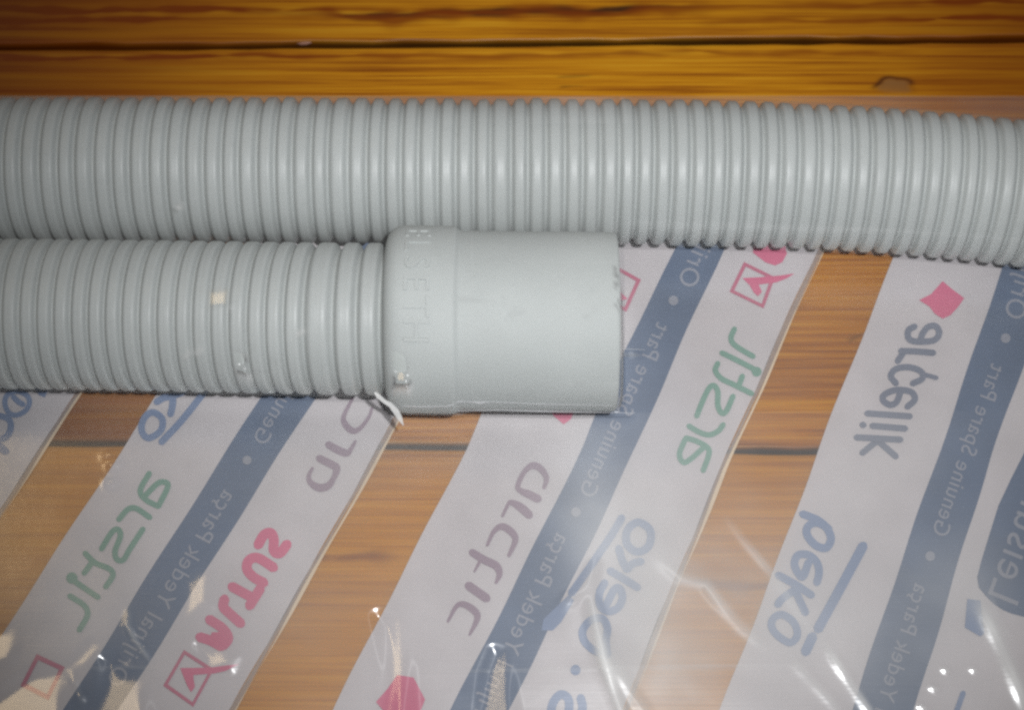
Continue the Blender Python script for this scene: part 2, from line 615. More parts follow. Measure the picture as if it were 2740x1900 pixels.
# resample so that the curve stays smooth
ang_ax = math.atan2(L_W[-2, 1] - L_W[-4, 1], L_W[-2, 0] - L_W[-4, 0])
cx0 = P(1140, 855, R_C)
sc_c = scale_at(P(1140, 855, R_C))
Xc = np.array([P(q, 855, R_C * 1.6)[0] for q in pc[:, 0]])
nv = 128
ang = np.linspace(0, 2 * math.pi, nv, endpoint=False)
cv = []
for x, r in zip(Xc, pc[:, 1] * sc_c):
    for a in ang:
        cv.append((x - o_lo[0], float(yL(x)) - o_lo[1] + r * math.cos(a), R_C + r * math.sin(a)))
cuff = mesh_obj('end_cuff', cv, grid_faces(len(prof), nv, True), M_CUFF, hose_lo)
rsc = np.random.RandomState(12)
sc_a = np.zeros(len(cv))
for i_p, (q, _) in enumerate(prof):
    for i_a, a_ in enumerate(ang):
        dg = math.degrees(a_)
        if 1644 < q < 1657 and 74 < dg < 106 and rsc.rand() < 0.35:
            sc_a[i_p * nv + i_a] = 0.25 + 0.35 * rsc.rand()
        if 1225 < q < 1262 and 96 < dg < 101:
            sc_a[i_p * nv + i_a] = 0.12
sa = cuff.data.attributes.new('sheen_or_scuff', 'FLOAT', 'POINT')
sa.data.foreach_set('value', sc_a.astype(np.float32))
cuff['label'] = 'smooth matt grey cuff with a raised collar and faint moulded letters'

# moulded letters on the collar
def text_mesh(body, spacing=1.0, bold=0.0):
    cu = bpy.data.curves.new('letters', 'FONT')
    cu.body = body
    cu.size = 1.0
    cu.space_character = spacing
    cu.offset = bold
    cu.resolution_u = 4
    cu.fill_mode = 'FRONT'
    ob = bpy.data.objects.new('letters', cu)
    col.objects.link(ob)
    dg = bpy.context.evaluated_depsgraph_get()
    me = bpy.data.meshes.new_from_object(ob.evaluated_get(dg))
    vs = np.array([v.co[:] for v in me.vertices])
    fs = [tuple(p.vertices) for p in me.polygons]
    bpy.data.objects.remove(ob)
    bpy.data.curves.remove(cu)
    bpy.data.meshes.remove(me)
    return vs, fs


lv, lf = [], []
H_L = 66 * sc_c
for ch, deg in zip('ELSETH', (42.5, 28.5, 14.5, 0.5, -13.5, -27.5)):
    vs, fs = text_mesh(ch)
    x0, x1 = vs[:, 0].min(), vs[:, 0].max()
    y0, y1 = vs[:, 1].min(), vs[:, 1].max()
    base = len(lv)
    s = H_L / (y1 - y0)
    top_extra = 0.00007 if deg > 60 else 0.00027
    for v in vs:
        u = (v[0] - (x0 + x1) / 2) * s
        h = (v[1] - y0) * s
        a = math.radians(deg) - u / R_C
        xx = P(1084, 855, R_C * 1.6)[0] + h
        r = R_C + top_extra
        lv.append((xx - o_lo[0], float(yL(xx)) - o_lo[1] + r * math.sin(a), R_C + r * math.cos(a)))
    n = len(vs)
    for v in lv[base:base + n]:
        c0 = np.array([v[0], float(yL(v[0] + o_lo[0])) - o_lo[1], R_C])
        dv = np.array(v) - c0
        lv.append(tuple(c0 + dv * ((R_C - 0.0001) / np.linalg.norm(dv))))
    ec = {}
    for f in fs:
        lf.append(tuple(base + i for i in f))
        for i in range(len(f)):
            e = (f[i], f[(i + 1) % len(f)])
            k = tuple(sorted(e))
            ec[k] = None if k in ec else e
    for k, e in ec.items():
        if e:
            lf.append((base + e[0], base + e[1], base + n + e[1], base + n + e[0]))
mesh_obj('moulded_lettering', lv, lf, M_CUFF, cuff, smooth=False)

# ------------------------------------------------------------------ plastic bag
bag = empty('plastic_bag', (0, 0, 0))
tag(bag, 'large clear plastic bag printed with diagonal white and navy bands, wrapped over the hoses', 'plastic bag')

Z_BACK, Z_BAND, Z_NAVY, Z_INK = 0.00025, 0.00045, 0.00055, 0.00065
EDGE_PX = 259.0
bk = [P(-320, EDGE_PX, 0), P(3060, EDGE_PX, 0), P(3060, 2150, 0), P(-320, 2150, 0)]
mesh_obj('back_sheet', [(p[0], p[1], Z_BACK) for p in bk], [(3, 2, 1, 0)], M_BACK, bag, smooth=False)

zcount = [0]


def dz():
    zcount[0] += 1
    return (zcount[0] % 25) * 6e-6


def poly_strip(name, left, right, z, mat, parent, y0, y1, n=110):
    ys = np.linspace(y0, y1, n)

    def ex(pl, y):
        pl = sorted(pl, key=lambda t: t[1])
        yy = np.array([p[1] for p in pl], float)
        xx = np.array([p[0] for p in pl], float)
        r = np.interp(y, yy, xx)
        s0 = (xx[1] - xx[0]) / (yy[1] - yy[0])
        s1 = (xx[-1] - xx[-2]) / (yy[-1] - yy[-2])
        r = np.where(y < yy[0], xx[0] + s0 * (y - yy[0]), r)
        return np.where(y > yy[-1], xx[-1] + s1 * (y - yy[-1]), r)
    a = ex(left, ys) + 2.2 * np.sin(ys / 61.0 + left[0][0]) + 1.6 * np.sin(ys / 143.0 + left[0][0] * 0.7)
    b = ex(right, ys) + 2.2 * np.sin(ys / 57.0 + right[0][0]) + 1.6 * np.sin(ys / 151.0 + right[0][0] * 0.7)
    v = []
    for i, y in enumerate(ys):
        v.append(P(a[i], y, z))
        v.append(P(b[i], y, z))
    return mesh_obj(name, v, [(2 * i, 2 * i + 2, 2 * i + 3, 2 * i + 1) for i in range(n - 1)], mat, parent, smooth=False)


def shift(pl, d):
    return [(x + d, y) for x, y in pl]


def band(left, right, nl, nr, edge):
    o = poly_strip('printed_band', left, shift(right, -16) if edge else right, Z_BAND, M_WHITE, bag, 560, 2100)
    if nl:
        poly_strip('navy_stripe', nl, nr, Z_NAVY, M_NAVY, o, 560, 2100)
    if edge:
        poly_strip('band_margin', shift(right, -16), shift(right, -2), Z_BAND, M_EDGE, o, 560, 2100)
        poly_strip('edge_glint', shift(right, -3), shift(right, 3), Z_BAND + 0.0001, M_EDGE_GLINT, o, 560, 2100)  # pale line paints the light caught along the band's edge
    return o


def stroke_pts(pts, w, closed=False, smooth=True):
    p = np.array([(q[0], q[1], q[2] if len(q) > 2 else w) for q in pts], float)
    if not smooth:
        return p
    n = len(p)
    if closed:
        p = np.vstack([p, p[:1]])
        n += 1
        t0 = np.vstack([p[-2], p, p[1]])
    else:
        t0 = np.vstack([2 * p[0] - p[1], p, 2 * p[-1] - p[-2]])
    out = []
    for i in range(n - 1):
        a, b, c, d = t0[i], t0[i + 1], t0[i + 2], t0[i + 3]
        for t in np.linspace(0, 1, 9)[:-1]:
            out.append(0.5 * (2 * b + (c - a) * t + (2 * a - 5 * b + 4 * c - d) * t * t + (3 * b - a - 3 * c + d) * t ** 3))
    if not closed:
        out.append(p[-1])
    return np.array(out)


def glyphs(name, mat, parent, org, k, w, strokes, polys=(), dots=(), zb=Z_INK):
    """printed marks: strokes, filled shapes and dots, all one flat ink film"""
    V, F = [], []
    tr = lambda x, y: (org[0] + x / k, org[1] + y / k)
    for st in strokes:
        opts = {}
        if isinstance(st, dict):
            opts = st
            pts = st['p']
        else:
            pts = st
        closed = opts.get('closed', False)
        sm = opts.get('smooth', True)
        if closed and not sm:
            # straight-sided outline: inner and outer loop
            p = np.array(pts, float)
            c = p.mean(0)
            hw = opts.get('w', w) / 2
            z = zb + dz()
            b = len(V)
            for q in p:
                d = q - c
                L = np.linalg.norm(d)
                V.append(P(*tr(*(c + d * (L + hw * 1.3) / L)), z))
                V.append(P(*tr(*(c + d * (L - hw * 1.3) / L)), z))
            n = len(p)
            for i in range(n):
                j = (i + 1) % n
                F.append((b + 2 * i, b + 2 * j, b + 2 * j + 1, b + 2 * i + 1))
            continue
        q = stroke_pts(pts, opts.get('w', w), closed, sm)
        n = len(q)
        z = zb + dz()
        tan = np.gradient(q[:, :2], axis=0)
        if closed:
            tan = np.roll(q[:, :2], -1, 0) - np.roll(q[:, :2], 1, 0)
        tan /= (np.linalg.norm(tan, axis=1)[:, None] + 1e-9)
        nor = np.stack([-tan[:, 1], tan[:, 0]], -1)
        b = len(V)
        for i in range(n):
            hw = q[i, 2] / 2
            V.append(P(*tr(*(q[i, :2] + nor[i] * hw)), z + i * 5e-7))
            V.append(P(*tr(*(q[i, :2] - nor[i] * hw)), z + i * 5e-7))
        for i in range(n if closed else n - 1):
            j = (i + 1) % n
            F.append((b + 2 * i, b + 2 * j, b + 2 * j + 1, b + 2 * i + 1))
        if not closed:
            for e, sg in ((0, -1), (n - 1, 1)):
                z2 = zb + dz()
                b = len(V)
                hw = q[e, 2] / 2
                a0 = math.atan2(nor[e][1], nor[e][0])
                m = 8
                for i in range(m + 1):
                    a = a0 - sg * math.pi * i / m
                    # squarish, slightly rounded end
                    V.append(P(*tr(q[e, 0] + hw * math.cos(a) * (1 if i in (0, m) else 0.85), q[e, 1] + hw * math.sin(a) * (1 if i in (0, m) else 0.85)), z2))
                F.append(tuple(range(b, b + m + 1)))
    for pl in polys:
        z = zb + dz()
        b = len(V)
        for x, y in pl:
            V.append(P(*tr(x, y), z))
        F.append(tuple(range(b, b + len(pl))))
    for x, y, r in dots:
        z = zb + dz()
        b = len(V)
        for i in range(20):
            V.append(P(*tr(x + r * math.cos(i * math.pi / 10), y + r * math.sin(i * math.pi / 10)), z))
        F.append(tuple(range(b, b + 20)))
    return mesh_obj(name, V, F, mat, parent, smooth=False)


def line_text(body, p0, p1, mat, parent, name='band_lettering', z=Z_INK, hs=1.0, bold=0.0):
    """text read from pixel p0 towards p1 and seen from its back, as on the inside of the sheet"""
    vs, fs = text_mesh(body, 1.06, bold)
    a, b = P(*p0, z), P(*p1, z)
    L = np.linalg.norm(b - a)
    d = (b - a) / L
    up = np.array([d[1], -d[0], 0])            # right of the reading direction: mirrored
    x0, x1 = vs[:, 0].min(), vs[:, 0].max()
    s = L / (x1 - x0)
    V = [a + d * ((v[0] - x0) * s) + up * ((v[1] - 0.30) * s * hs) for v in vs]
    return mesh_obj(name, V, fs, mat, parent, smooth=False)


# --- the band at the left edge
b0 = band([(-260, 700), (-260, 2000)], [(215, 1056), (0, 1389)], None, None, True)
glyphs('wordmark', M_BLUE, b0, (0, 1000), 5.32, 80, [
    {'p': [(70, 430), (130, 560), (240, 590), (370, 520), (420, 400), (370, 300), (220, 250), (100, 310)], 'closed': True, 'w': 75},
    [(190, 330), (260, 400), (330, 440)],
    [(-60, 590, 90), (110, 640, 90), (155, 750, 90), (100, 890, 95), (-60, 960, 90)],
    [(-60, 1000, 110), (85, 1110, 110)]],
    polys=[[(480, 200), (700, 200), (640, 340), (560, 310)]])

# --- the second band
b1 = band([(421, 1054), (0, 1709)], [(1063, 1135), (632, 1900)], [(838 - 136, 1056), (268, 1744)], [(838, 1074), (404, 1761)], True)
glyphs('wordmark', M_BLUE, b1, (340, 1030), 4.56, 85, [
    {'p': [(330, 340), (430, 420), (410, 560), (270, 650), (190, 590), (180, 480), (240, 370)], 'closed': True, 'w': 82},
    [(440, 160), (570, 130), (700, 80)], [(560, 150), (555, 250), (530, 360)], [(360, 210), (460, 150)],
    [(980, 40), (680, 420), (420, 700)]])
glyphs('wordmark', M_GREEN, b1, (150, 1250), 3.546, 54, [
    [(885, 60), (800, 220), (850, 310), (970, 375)], [(970, 375), (1060, 190), (1030, 145), (960, 160), (830, 290)],
    [(595, 500), (680, 405), (760, 395), (890, 480)],
    [(430, 780), (530, 620), (590, 595), (610, 660), (560, 800), (580, 880), (640, 880), (700, 780), (825, 590)],
    [(275, 820), (370, 910), (500, 965), (540, 1015), (520, 1070), (470, 1140)], [(340, 910), (265, 1010)],
    [(180, 1090), (400, 1240)], [(130, 1225), (260, 1310), (300, 1380), (280, 1450), (220, 1550)]],
    dots=[(150, 1055, 54)])
glyphs('wordmark', M_RED, b1, (420, 1380), 3.07, 82, [
    [(830, 245), (880, 160), (935, 145), (960, 200), (960, 290), (1010, 310), (1070, 235)],
    [(960, 430), (830, 350), (755, 370), (740, 440), (790, 505), (880, 555)],
    [(615, 585), (790, 680)], [(850, 600), (760, 745)],
    [(555, 685), (545, 750), (590, 800), (690, 890)],
    [(430, 855), (540, 930), (585, 1010), (540, 1075)], [(350, 1000), (440, 1030), (530, 1080)]],
    polys=[[(450, 960), (560, 960), (590, 1040), (520, 1090), (430, 1040)]])
EMB = [(225, 1125), (450, 1270), (295, 1555), (70, 1395)]
glyphs('emblem', M_REDLINE, b1, (420, 1380), 3.07, 30, [{'p': EMB, 'closed': True, 'smooth': False}])
glyphs('emblem', M_RED, b1, (420, 1380), 3.07, 30, [], polys=[
    [(190, 1255), (430, 1252), (460, 1300), (300, 1312), (300, 1345), (312, 1410), (280, 1455), (248, 1400)],
    [(430, 1252), (540, 1238), (680, 1222), (560, 1280), (460, 1302)]])
glyphs('wordmark', M_PURPLE, b1, (780, 1060), 5.7, 80, [
    [(930, 40, 45), (800, 300, 70), (820, 430, 95), (930, 530, 100), (1050, 490, 70), (1180, 320, 55), (1230, 180, 40)],
    [(560, 740, 110), (700, 820, 120), (840, 870, 110), (900, 820, 70), (975, 690, 45)],
    [(420, 950, 110), (580, 1030, 120), (685, 1100, 120), (650, 1240, 85), (560, 1370, 110), (420, 1400, 120), (290, 1320, 90), (265, 1220, 65), (320, 1100, 45)]])
glyphs('emblem', M_REDLINE, b1, (0, 1560), 3.289, 42, [{'p': [(330, 655), (545, 755), (420, 1010), (205, 900)], 'closed': True, 'smooth': False}])
line_text('Genuine Spare Part', (690, 1183), (953, 760), M_LETTER, b1)
line_text('Orijinal Yedek Parça', (300, 1832), (617, 1318), M_LETTER, b1)
glyphs('dot', M_LETTER, b1, (0, 0), 1, 1, [], dots=[(661, 1232, 12)])

# --- the third band, under the cuff
b2 = band([(1282, 1122), (1247, 1200), (892, 1900)], [(2205, 666), (1944, 1250), (1744, 1744), (1685, 1900)],
          [(1809, 661), (1664, 951), (1563, 1190), (1208, 1900)], [(1937, 666), (1699, 1200), (1383, 1862)], True)
glyphs('wordmark', M_GREEN, b2, (1780, 860), 3.8, 56, [
    [(705, 75), (670, 160), (690, 225), (780, 290), (895, 357)], [(575, 320), (720, 390), (930, 500)],
    [(535, 425), (510, 500), (570, 580), (700, 645), (880, 735)], [(785, 555), (750, 650)],
    [(320, 965), (390, 790), (450, 675), (500, 655), (535, 720), (535, 850), (570, 930), (620, 915), (690, 760)],
    [(240, 1065), (350, 1130), (450, 1155), (540, 1115), (590, 1050)],
    [(210, 1185), (330, 1225), (435, 1290), (440, 1370), (385, 1520)], [(205, 1195), (145, 1350), (185, 1435), (260, 1400), (390, 1285)]],
    dots=[(930, 512, 50)])
glyphs('wordmark', M_PURPLE, b2, (1180, 1220), 3.19, 50, [
    [(880, 275, 30), (900, 190, 48), (850, 110, 58), (780, 85, 58), (710, 140, 42), (655, 260, 42), (690, 305, 50), (740, 325, 66), (830, 370, 70)],
    [(525, 515, 25), (575, 415, 32), (605, 400, 48), (680, 440, 72), (755, 508, 72)],
    [(395, 765, 26), (450, 650, 38), (520, 605, 58), (600, 650, 62), (635, 720, 52), (580, 855, 30)],
    [(265, 825, 64), (370, 890, 68), (470, 940, 68), (500, 1010, 52), (470, 1085, 25)], [(335, 900, 30), (285, 990, 18)],
    [(235, 1110, 76), (390, 1220, 76)],
    [(60, 1415, 25), (130, 1290, 38), (190, 1270, 54), (280, 1320, 62), (310, 1390, 52), (245, 1530, 22)]])
glyphs('wordmark', M_BLUE, b2, (1460, 1360), 3.628, 76, [
    [(740, 95), (610, 310), (300, 760), (250, 830)],
    {'p': [(900, 140), (1015, 220), (1000, 370), (890, 425), (790, 350), (795, 215)], 'closed': True, 'w': 78},
    [(625, 610), (760, 690), (895, 775)], [(710, 390), (740, 500), (790, 600)], [(790, 600), (850, 540), (930, 520)],
    [(575, 725), (522, 830), (530, 950), (610, 1005), (700, 970), (745, 880), (725, 790), (670, 790), (590, 940)],
    [(600, 1430), (585, 1290), (600, 1170), (550, 1075), (440, 1090), (360, 1190), (375, 1290), (450, 1370), (530, 1410)]],
    polys=[[(230, 840), (275, 900), (150, 1110), (70, 1190), (-40, 1190), (-20, 1080)]], dots=[(290, 1575, 50)])
glyphs('wordmark', M_BLUE, b2, (1180, 1560), 3.197, 74, [
    [(930, 1200), (955, 1040), (1020, 960), (1085, 990), (1095, 1080), (1060, 1200)], [(1195, 985), (1210, 1080), (1170, 1200)]])
glyphs('emblem', M_REDLINE, b2, (1760, 640), 5.7, 60, [{'p': [(1330, 380), (1755, 590), (1600, 1020), (1130, 790)], 'closed': True, 'smooth': False, 'w': 58}])
glyphs('emblem', M_RED, b2, (1760, 640), 5.7, 60, [], polys=[
    [(1290, 590), (1520, 580), (1780, 560), (1800, 660), (1540, 690), (1590, 800), (1530, 870), (1470, 820), (1400, 700)],
    [(1780, 560), (1900, 548), (2090, 520), (1960, 600), (1800, 660)]])
glyphs('wordmark', M_RED, b2, (1760, 640), 5.7, 60, [], polys=[[(1450, 200), (1500, -60), (1900, -60), (1970, 220), (1900, 350), (1790, 400), (1640, 350)]])
glyphs('emblem', M_REDLINE, b2, (870, 600), 2.28, 26, [{'p': [(1730, 240), (1912, 342), (1832, 520), (1650, 420)], 'closed': True, 'smooth': False, 'w': 24}])
glyphs('emblem', M_RED, b2, (870, 600), 2.28, 26, [], polys=[[(1800, 410), (1845, 455), (1790, 470)]])
glyphs('emblem', M_RED, b2, (870, 1200), 2.28, 26, [], polys=[[(440, 1385), (540, 1400), (610, 1535), (560, 1660), (430, 1690), (310, 1550), (380, 1470)]])
glyphs('emblem', M_RED, b2, (870, 600), 2.28, 26, [], polys=[[(1340, 1080), (1520, 1130), (1500, 1190), (1455, 1222), (1395, 1170)]])
line_text('Genuine Spare Part', (1566, 1326), (1776, 868), M_LETTER, b2)
line_text('Orijinal Yedek Parça', (1262, 1966), (1508, 1432), M_LETTER, b2)
line_text('Orijinal', (1832, 763), (1921, 570), M_LETTER, b2)
for q in ((1802, 804, 13), (1541, 1371, 13)):
    glyphs('dot', M_LETTER, b2, (0, 0), 1, 1, [], dots=[q])

# --- the fourth band, at the right edge
b3 = band([(2393, 683), (2192, 1200), (1929, 1900)], [(3150, 600), (2850, 1900)],
          [(2684, 711), (2512, 1212), (2279, 1900)], [(2812, 760), (2655, 1215), (2446, 1897)], False)
glyphs('emblem', M_RED, b3, (2340, 680), 2.85, 26, [], polys=[[(520, 205), (590, 265), (685, 335), (640, 400), (580, 465), (520, 492), (460, 455), (420, 400), (340, 350), (430, 305)]])
glyphs('wordmark', M_GREY, b3, (2260, 740), 3.193, 54, [
    [(600, 425), (545, 460), (550, 530), (620, 555), (760, 545), (808, 485), (780, 425), (715, 430), (665, 490), (650, 550)],
    [(480, 635), (620, 640), (760, 652)], [(505, 645), (452, 725)],
    [(440, 915), (395, 850), (440, 790), (550, 775), (650, 810), (665, 870), (580, 915)], {'p': [(690, 840), (785, 866)], 'w': 40},
    [(535, 1115), (600, 1050), (565, 985), (440, 970), (340, 1010), (330, 1060), (390, 1097), (445, 1070), (480, 980)],
    [(190, 1170), (560, 1195)], [(235, 1276), (520, 1300)], [(150, 1268), (165, 1270)], [(100, 1375), (480, 1395)],
    [(285, 1400), (150, 1510)], [(285, 1405), (440, 1540)]])
glyphs('wordmark', M_BLUE, b3, (2020, 1340), 3.626, 76, [
    [(460, 130), (610, 190), (720, 280)],
    {'p': [(510, 260), (590, 215), (690, 260), (738, 370), (690, 460), (590, 435), (510, 340)], 'closed': True, 'w': 78},
    [(600, 800), (622, 700), (600, 600), (520, 530), (420, 530), (383, 610), (410, 690), (465, 740), (520, 600)],
    [(225, 725), (400, 820), (550, 920)], [(380, 850), (430, 960), (490, 1090)], [(370, 880), (270, 950), (220, 1010)],
    {'p': [(270, 1110), (380, 1190), (410, 1310), (340, 1380), (220, 1310), (160, 1220), (185, 1140)], 'closed': True, 'w': 74},
    {'p': [(1050, 440), (830, 850), (610, 1250)], 'w': 96}, {'p': [(560, 1320), (490, 1470)], 'w': 98}])
glyphs('badge', M_NAVY, b3, (2540, 1200), 2.28, 26, [], polys=[[(640, -300), (456, 30), (380, 180), (300, 350), (235, 560), (195, 690), (170, 790), (180, 850), (225, 905), (270, 950), (330, 990), (380, 1010), (456, 1030), (640, 1040)]],
       zb=Z_NAVY)
glyphs('wordmark', M_BLUE, b3, (2540, 1200), 2.28, 26, [{'p': [(85, 1495), (40, 1620)], 'w': 34}], polys=[[(110, 920), (190, 930), (215, 1130), (190, 1150), (95, 1095)]])
line_text('Leisure', (2678, 1604), (2794, 1278), M_LETTER, b3, 'wordmark')
line_text('Genuine Spare Part', (2511, 1432), (2671, 978), M_LETTER, b3)
line_text('Orijinal Yedek Parça', (2300, 2090), (2467, 1566), M_LETTER, b3)
line_text('Orijinal', (2708, 850), (2773, 640), M_LETTER, b3)
for q in ((2691, 905, 13), (2489, 1489, 13)):
    glyphs('dot', M_LETTER, b3, (0, 0), 1, 1, [], dots=[q])

# ------------------------------------------------------------------ front film: drapes over hoses and floor
Z0 = 0.0011
nx = 560
fx = np.linspace(P(-260, 900, 0)[0], P(3000, 900, 0)[0], nx)
y_lo, y_hi = P(1370, 2100, 0)[1], P(1370, EDGE_PX, 0)[1]
NA, NB, NC, ND, NE, NF = 14, 56, 34, 76, 14, 400
cl = 0.00035
x_c0 = P(1022, 855, R_C * 1.6)[0]
x_c1 = P(1215, 855, R_C * 1.6)[0]
x_c2 = P(1658, 855, R_C * 1.6)[0]
UNDER = math.radians(40)


def arc_pts(yc, zc, R, t0, t1, n):
    t = np.linspace(t0, t1, n)
    return np.stack([yc + R * np.cos(t), zc + R * np.sin(t)], -1)


def fillet(yc, zc, R, n):
    t = math.pi + UNDER
    p0 = np.array([yc + R * math.cos(t), zc + R * math.sin(t)])
    p1 = p0 + 0.28 * R * np.array([-math.sin(t), math.cos(t)])
    p2 = np.array([yc - 0.72 * R, Z0])
    u = np.linspace(0, 1, n + 1)[1:, None]
    return (1 - u) ** 2 * p0 + 2 * u * (1 - u) * p1 + u * u * p2


cols, flat_mask, soft_mask = [], None, None
xlc = np.clip(fx, L_W[0, 0], L_W[-1, 0])
YUc, YLc, ZLc = yU(np.clip(fx, U_W[0, 0], U_W[-1, 0])), yL(xlc), zL(xlc)
RLx = R_L + (R_C - R_L) * sstep(x_c0 - 0.0035, x_c0 + 0.0035, fx) + (R_C * (SLV - 1)) * sstep(x_c1, x_c1 + 0.003, fx)
ONx = 1 - sstep(x_c2 + 0.0005, x_c2 + 0.0018, fx)
for x, yu, yl, zl, rl, on in zip(fx, YUc, YLc, ZLc, RLx, ONx):
    Ru, Rl = R_H + cl, rl + cl
    y_edge = P(1370, EDGE_PX, 0)[1]
    footb = yu + 0.72 * Ru
    y_a = footb + 0.0006 + math.log1p(math.exp((y_edge - footb - 0.0006) / 0.0004)) * 0.0004
    A = np.stack([np.linspace(y_a, footb, NA), np.full(NA, Z0 * 0.6)], -1)
    D = np.array([yu - yl, R_H - zl])
    dd = np.linalg.norm(D)
    phi = math.atan2(D[1], D[0]) + math.acos((Rl - Ru) / dd)
    B1 = arc_pts(yu, R_H, Ru, -UNDER, phi + 0.05, NB)
    D1 = arc_pts(yl, zl, Rl, phi - 0.05, math.pi + UNDER, ND)
    u = np.linspace(0, 1, NC + 2)[1:-1, None]
    C1 = B1[-1] + (D1[0] - B1[-1]) * u
    C1[:, 1] -= 0.0012 * np.sin(math.pi * u[:, 0])
    E1 = fillet(yl, zl, Rl, NE)
    y_f = yl - 0.72 * (R_C * SLV + cl) if on < 1 else E1[-1, 0]
    B0 = arc_pts(yu, R_H, Ru, -UNDER, math.pi / 2, NB)
    C0 = arc_pts(yu, R_H, Ru, math.pi / 2, math.pi + UNDER, NC + 1)[1:]
    E0 = fillet(yu, R_H, Ru, 16)
    nfl = ND + NE - 16
    F0 = np.stack([np.linspace(E0[-1, 0], E1[-1, 0], nfl + 1)[1:], np.full(nfl, Z0)], -1)
    p1 = np.vstack([A, B1, C1, D1, E1])
    p0 = np.vstack([A, B0, C0, E0, F0])
    p = p0 * (1 - on) + p1 * on
    fl_y = np.linspace(E1[-1, 0], y_lo, NF + 1)[1:]
    FF = np.stack([fl_y, np.full(NF, Z0)], -1)
    cols.append(np.vstack([p, FF]))
cols = np.array(cols)                      # nx, ns, 2
FY = cols[:, :, 0].T.copy()
Hh = cols[:, :, 1].T.copy()
ns = FY.shape[0]
FX = np.tile(fx, (ns, 1))
hose_rows = NA + NB + NC + ND + NE
IS_F = np.zeros((ns, nx), bool)
IS_F[hose_rows:, :] = True
is_floor = IS_F | (Hh < Z0 + 0.0004)
is_floor[:NA, :] = False
# away from the hoses the film stands a little off the printed sheet
foot = FY[hose_rows, :][None, :]
H_BASE = Hh.copy()
d_cuff = np.hypot(np.maximum(FX - x_c2 - 0.002, 0), np.maximum(foot - FY, 0))
rise = sstep(0.0, 0.050, d_cuff) * sstep(0.014, 0.050, YUc[None, :] - FY) * is_floor
Hh = Hh + 0.0016 * rise


def fbm(X, Y, sc, seed):
    r = np.random.RandomState(seed)
    out = np.zeros_like(X)
    for i in range(14):
        a = r.rand() * 2 * math.pi
        k = sc * (0.6 + 1.6 * r.rand())
        out += np.sin(X * k * math.cos(a) + Y * k * math.sin(a) + r.rand() * 6.28) / 14
    return out


Hh = Hh + (0.00022 * fbm(FX, FY, 170, 1) + 0.00009 * fbm(FX, FY, 420, 2)) * rise
stress_sheen = np.zeros_like(Hh)
CLEAR = np.zeros_like(Hh)


def poly_sd(pts):
    """signed distance, positive inside"""
    n = len(pts)
    best = np.full_like(FX, 1e9)
    inside = np.zeros(FX.shape, bool)
    for i in range(n):
        a, b = pts[i], pts[(i + 1) % n]
        ex, ey = b[0] - a[0], b[1] - a[1]
        wx, wy = FX - a[0], FY - a[1]
        t = np.clip((wx * ex + wy * ey) / (ex * ex + ey * ey), 0, 1)
        best = np.minimum(best, np.hypot(wx - ex * t, wy - ey * t))
        c = ((a[1] > FY) != (b[1] > FY))
        with np.errstate(divide='ignore', invalid='ignore'):
            xi = (b[0] - a[0]) * (FY - a[1]) / (b[1] - a[1]) + a[0]
        inside ^= c & (FX < xi)
    return np.where(inside, best, -best)


def facet(px, soft=0.0012, z=0.0026, strength=1.0, off=(0.0, 0.0), wrk=0.00003, lift=0.0):
    """a taut pane of the film that leans so it mirrors the ceiling lamp"""
    global Hh, CLEAR
    pts = [P(x, y, z)[:2] for x, y in px]
    c2 = np.mean(pts, axis=0)
    c = np.array([c2[0], c2[1], z])
    n = (CAM - c) / np.linalg.norm(CAM - c) + (LAMP - c) / np.linalg.norm(LAMP - c)
    g = np.array([-n[0] / n[2] + off[0], -n[1] / n[2] + off[1]])
    sd = poly_sd(pts)
    sel = IS_F if z < 0.004 else ~IS_F & (Hh > 0.013)
    m = sstep(-soft, soft, sd) * strength * sel
    dist = np.hypot(FX - c2[0], FY - c2[1]) + np.where(sel, 0, 1e3)
    cc = Hh.reshape(-1)[np.argmin(dist)] + lift
    plane = cc + g[0] * (FX - c2[0]) + g[1] * (FY - c2[1]) + wrk * fbm(FX, FY, 900, 7)
    if z > 0.004:
        CLEAR = np.maximum(CLEAR, m)
    if z < 0.004:
        plane = np.maximum(plane, Z0)
    Hh = Hh * (1 - m) + plane * m


def crease(px, amp, sig, st=0.3, st_sig=None, z=0.0026, taper=True):
    """a sharp fold of the film, whitened where bent, with flash glint painted into the whitening"""
    global Hh, stress_sheen
    pts = [P(x, y, z)[:2] for x, y in px]
    best = np.full_like(FX, 1e9)
    tpos = np.zeros_like(FX)
    L = [0]
    for a, b in zip(pts[:-1], pts[1:]):
        L.append(L[-1] + math.hypot(b[0] - a[0], b[1] - a[1]))
    for i, (a, b) in enumerate(zip(pts[:-1], pts[1:])):
        ex, ey = b[0] - a[0], b[1] - a[1]
        t = np.clip(((FX - a[0]) * ex + (FY - a[1]) * ey) / (ex * ex + ey * ey), 0, 1)
        d = np.hypot(FX - a[0] - ex * t, FY - a[1] - ey * t)
        up = d < best
        best = np.where(up, d, best)
        tpos = np.where(up, (L[i] + t * (L[i + 1] - L[i])) / L[-1], tpos)
    env = sstep(0, 1, np.minimum(tpos, 1 - tpos) * 3.2) if taper else 1.0
    env = env * (is_floor if z < 0.0035 else ~IS_F)
    vary = 0.85 + 0.20 * np.sin(tpos * 17 + px[0][0])
    Hh = Hh + amp * env * vary * np.exp(-(best / sig) ** 2)
    stress_sheen = stress_sheen + st * env * vary * np.exp(-(best / (st_sig or sig)) ** 2)


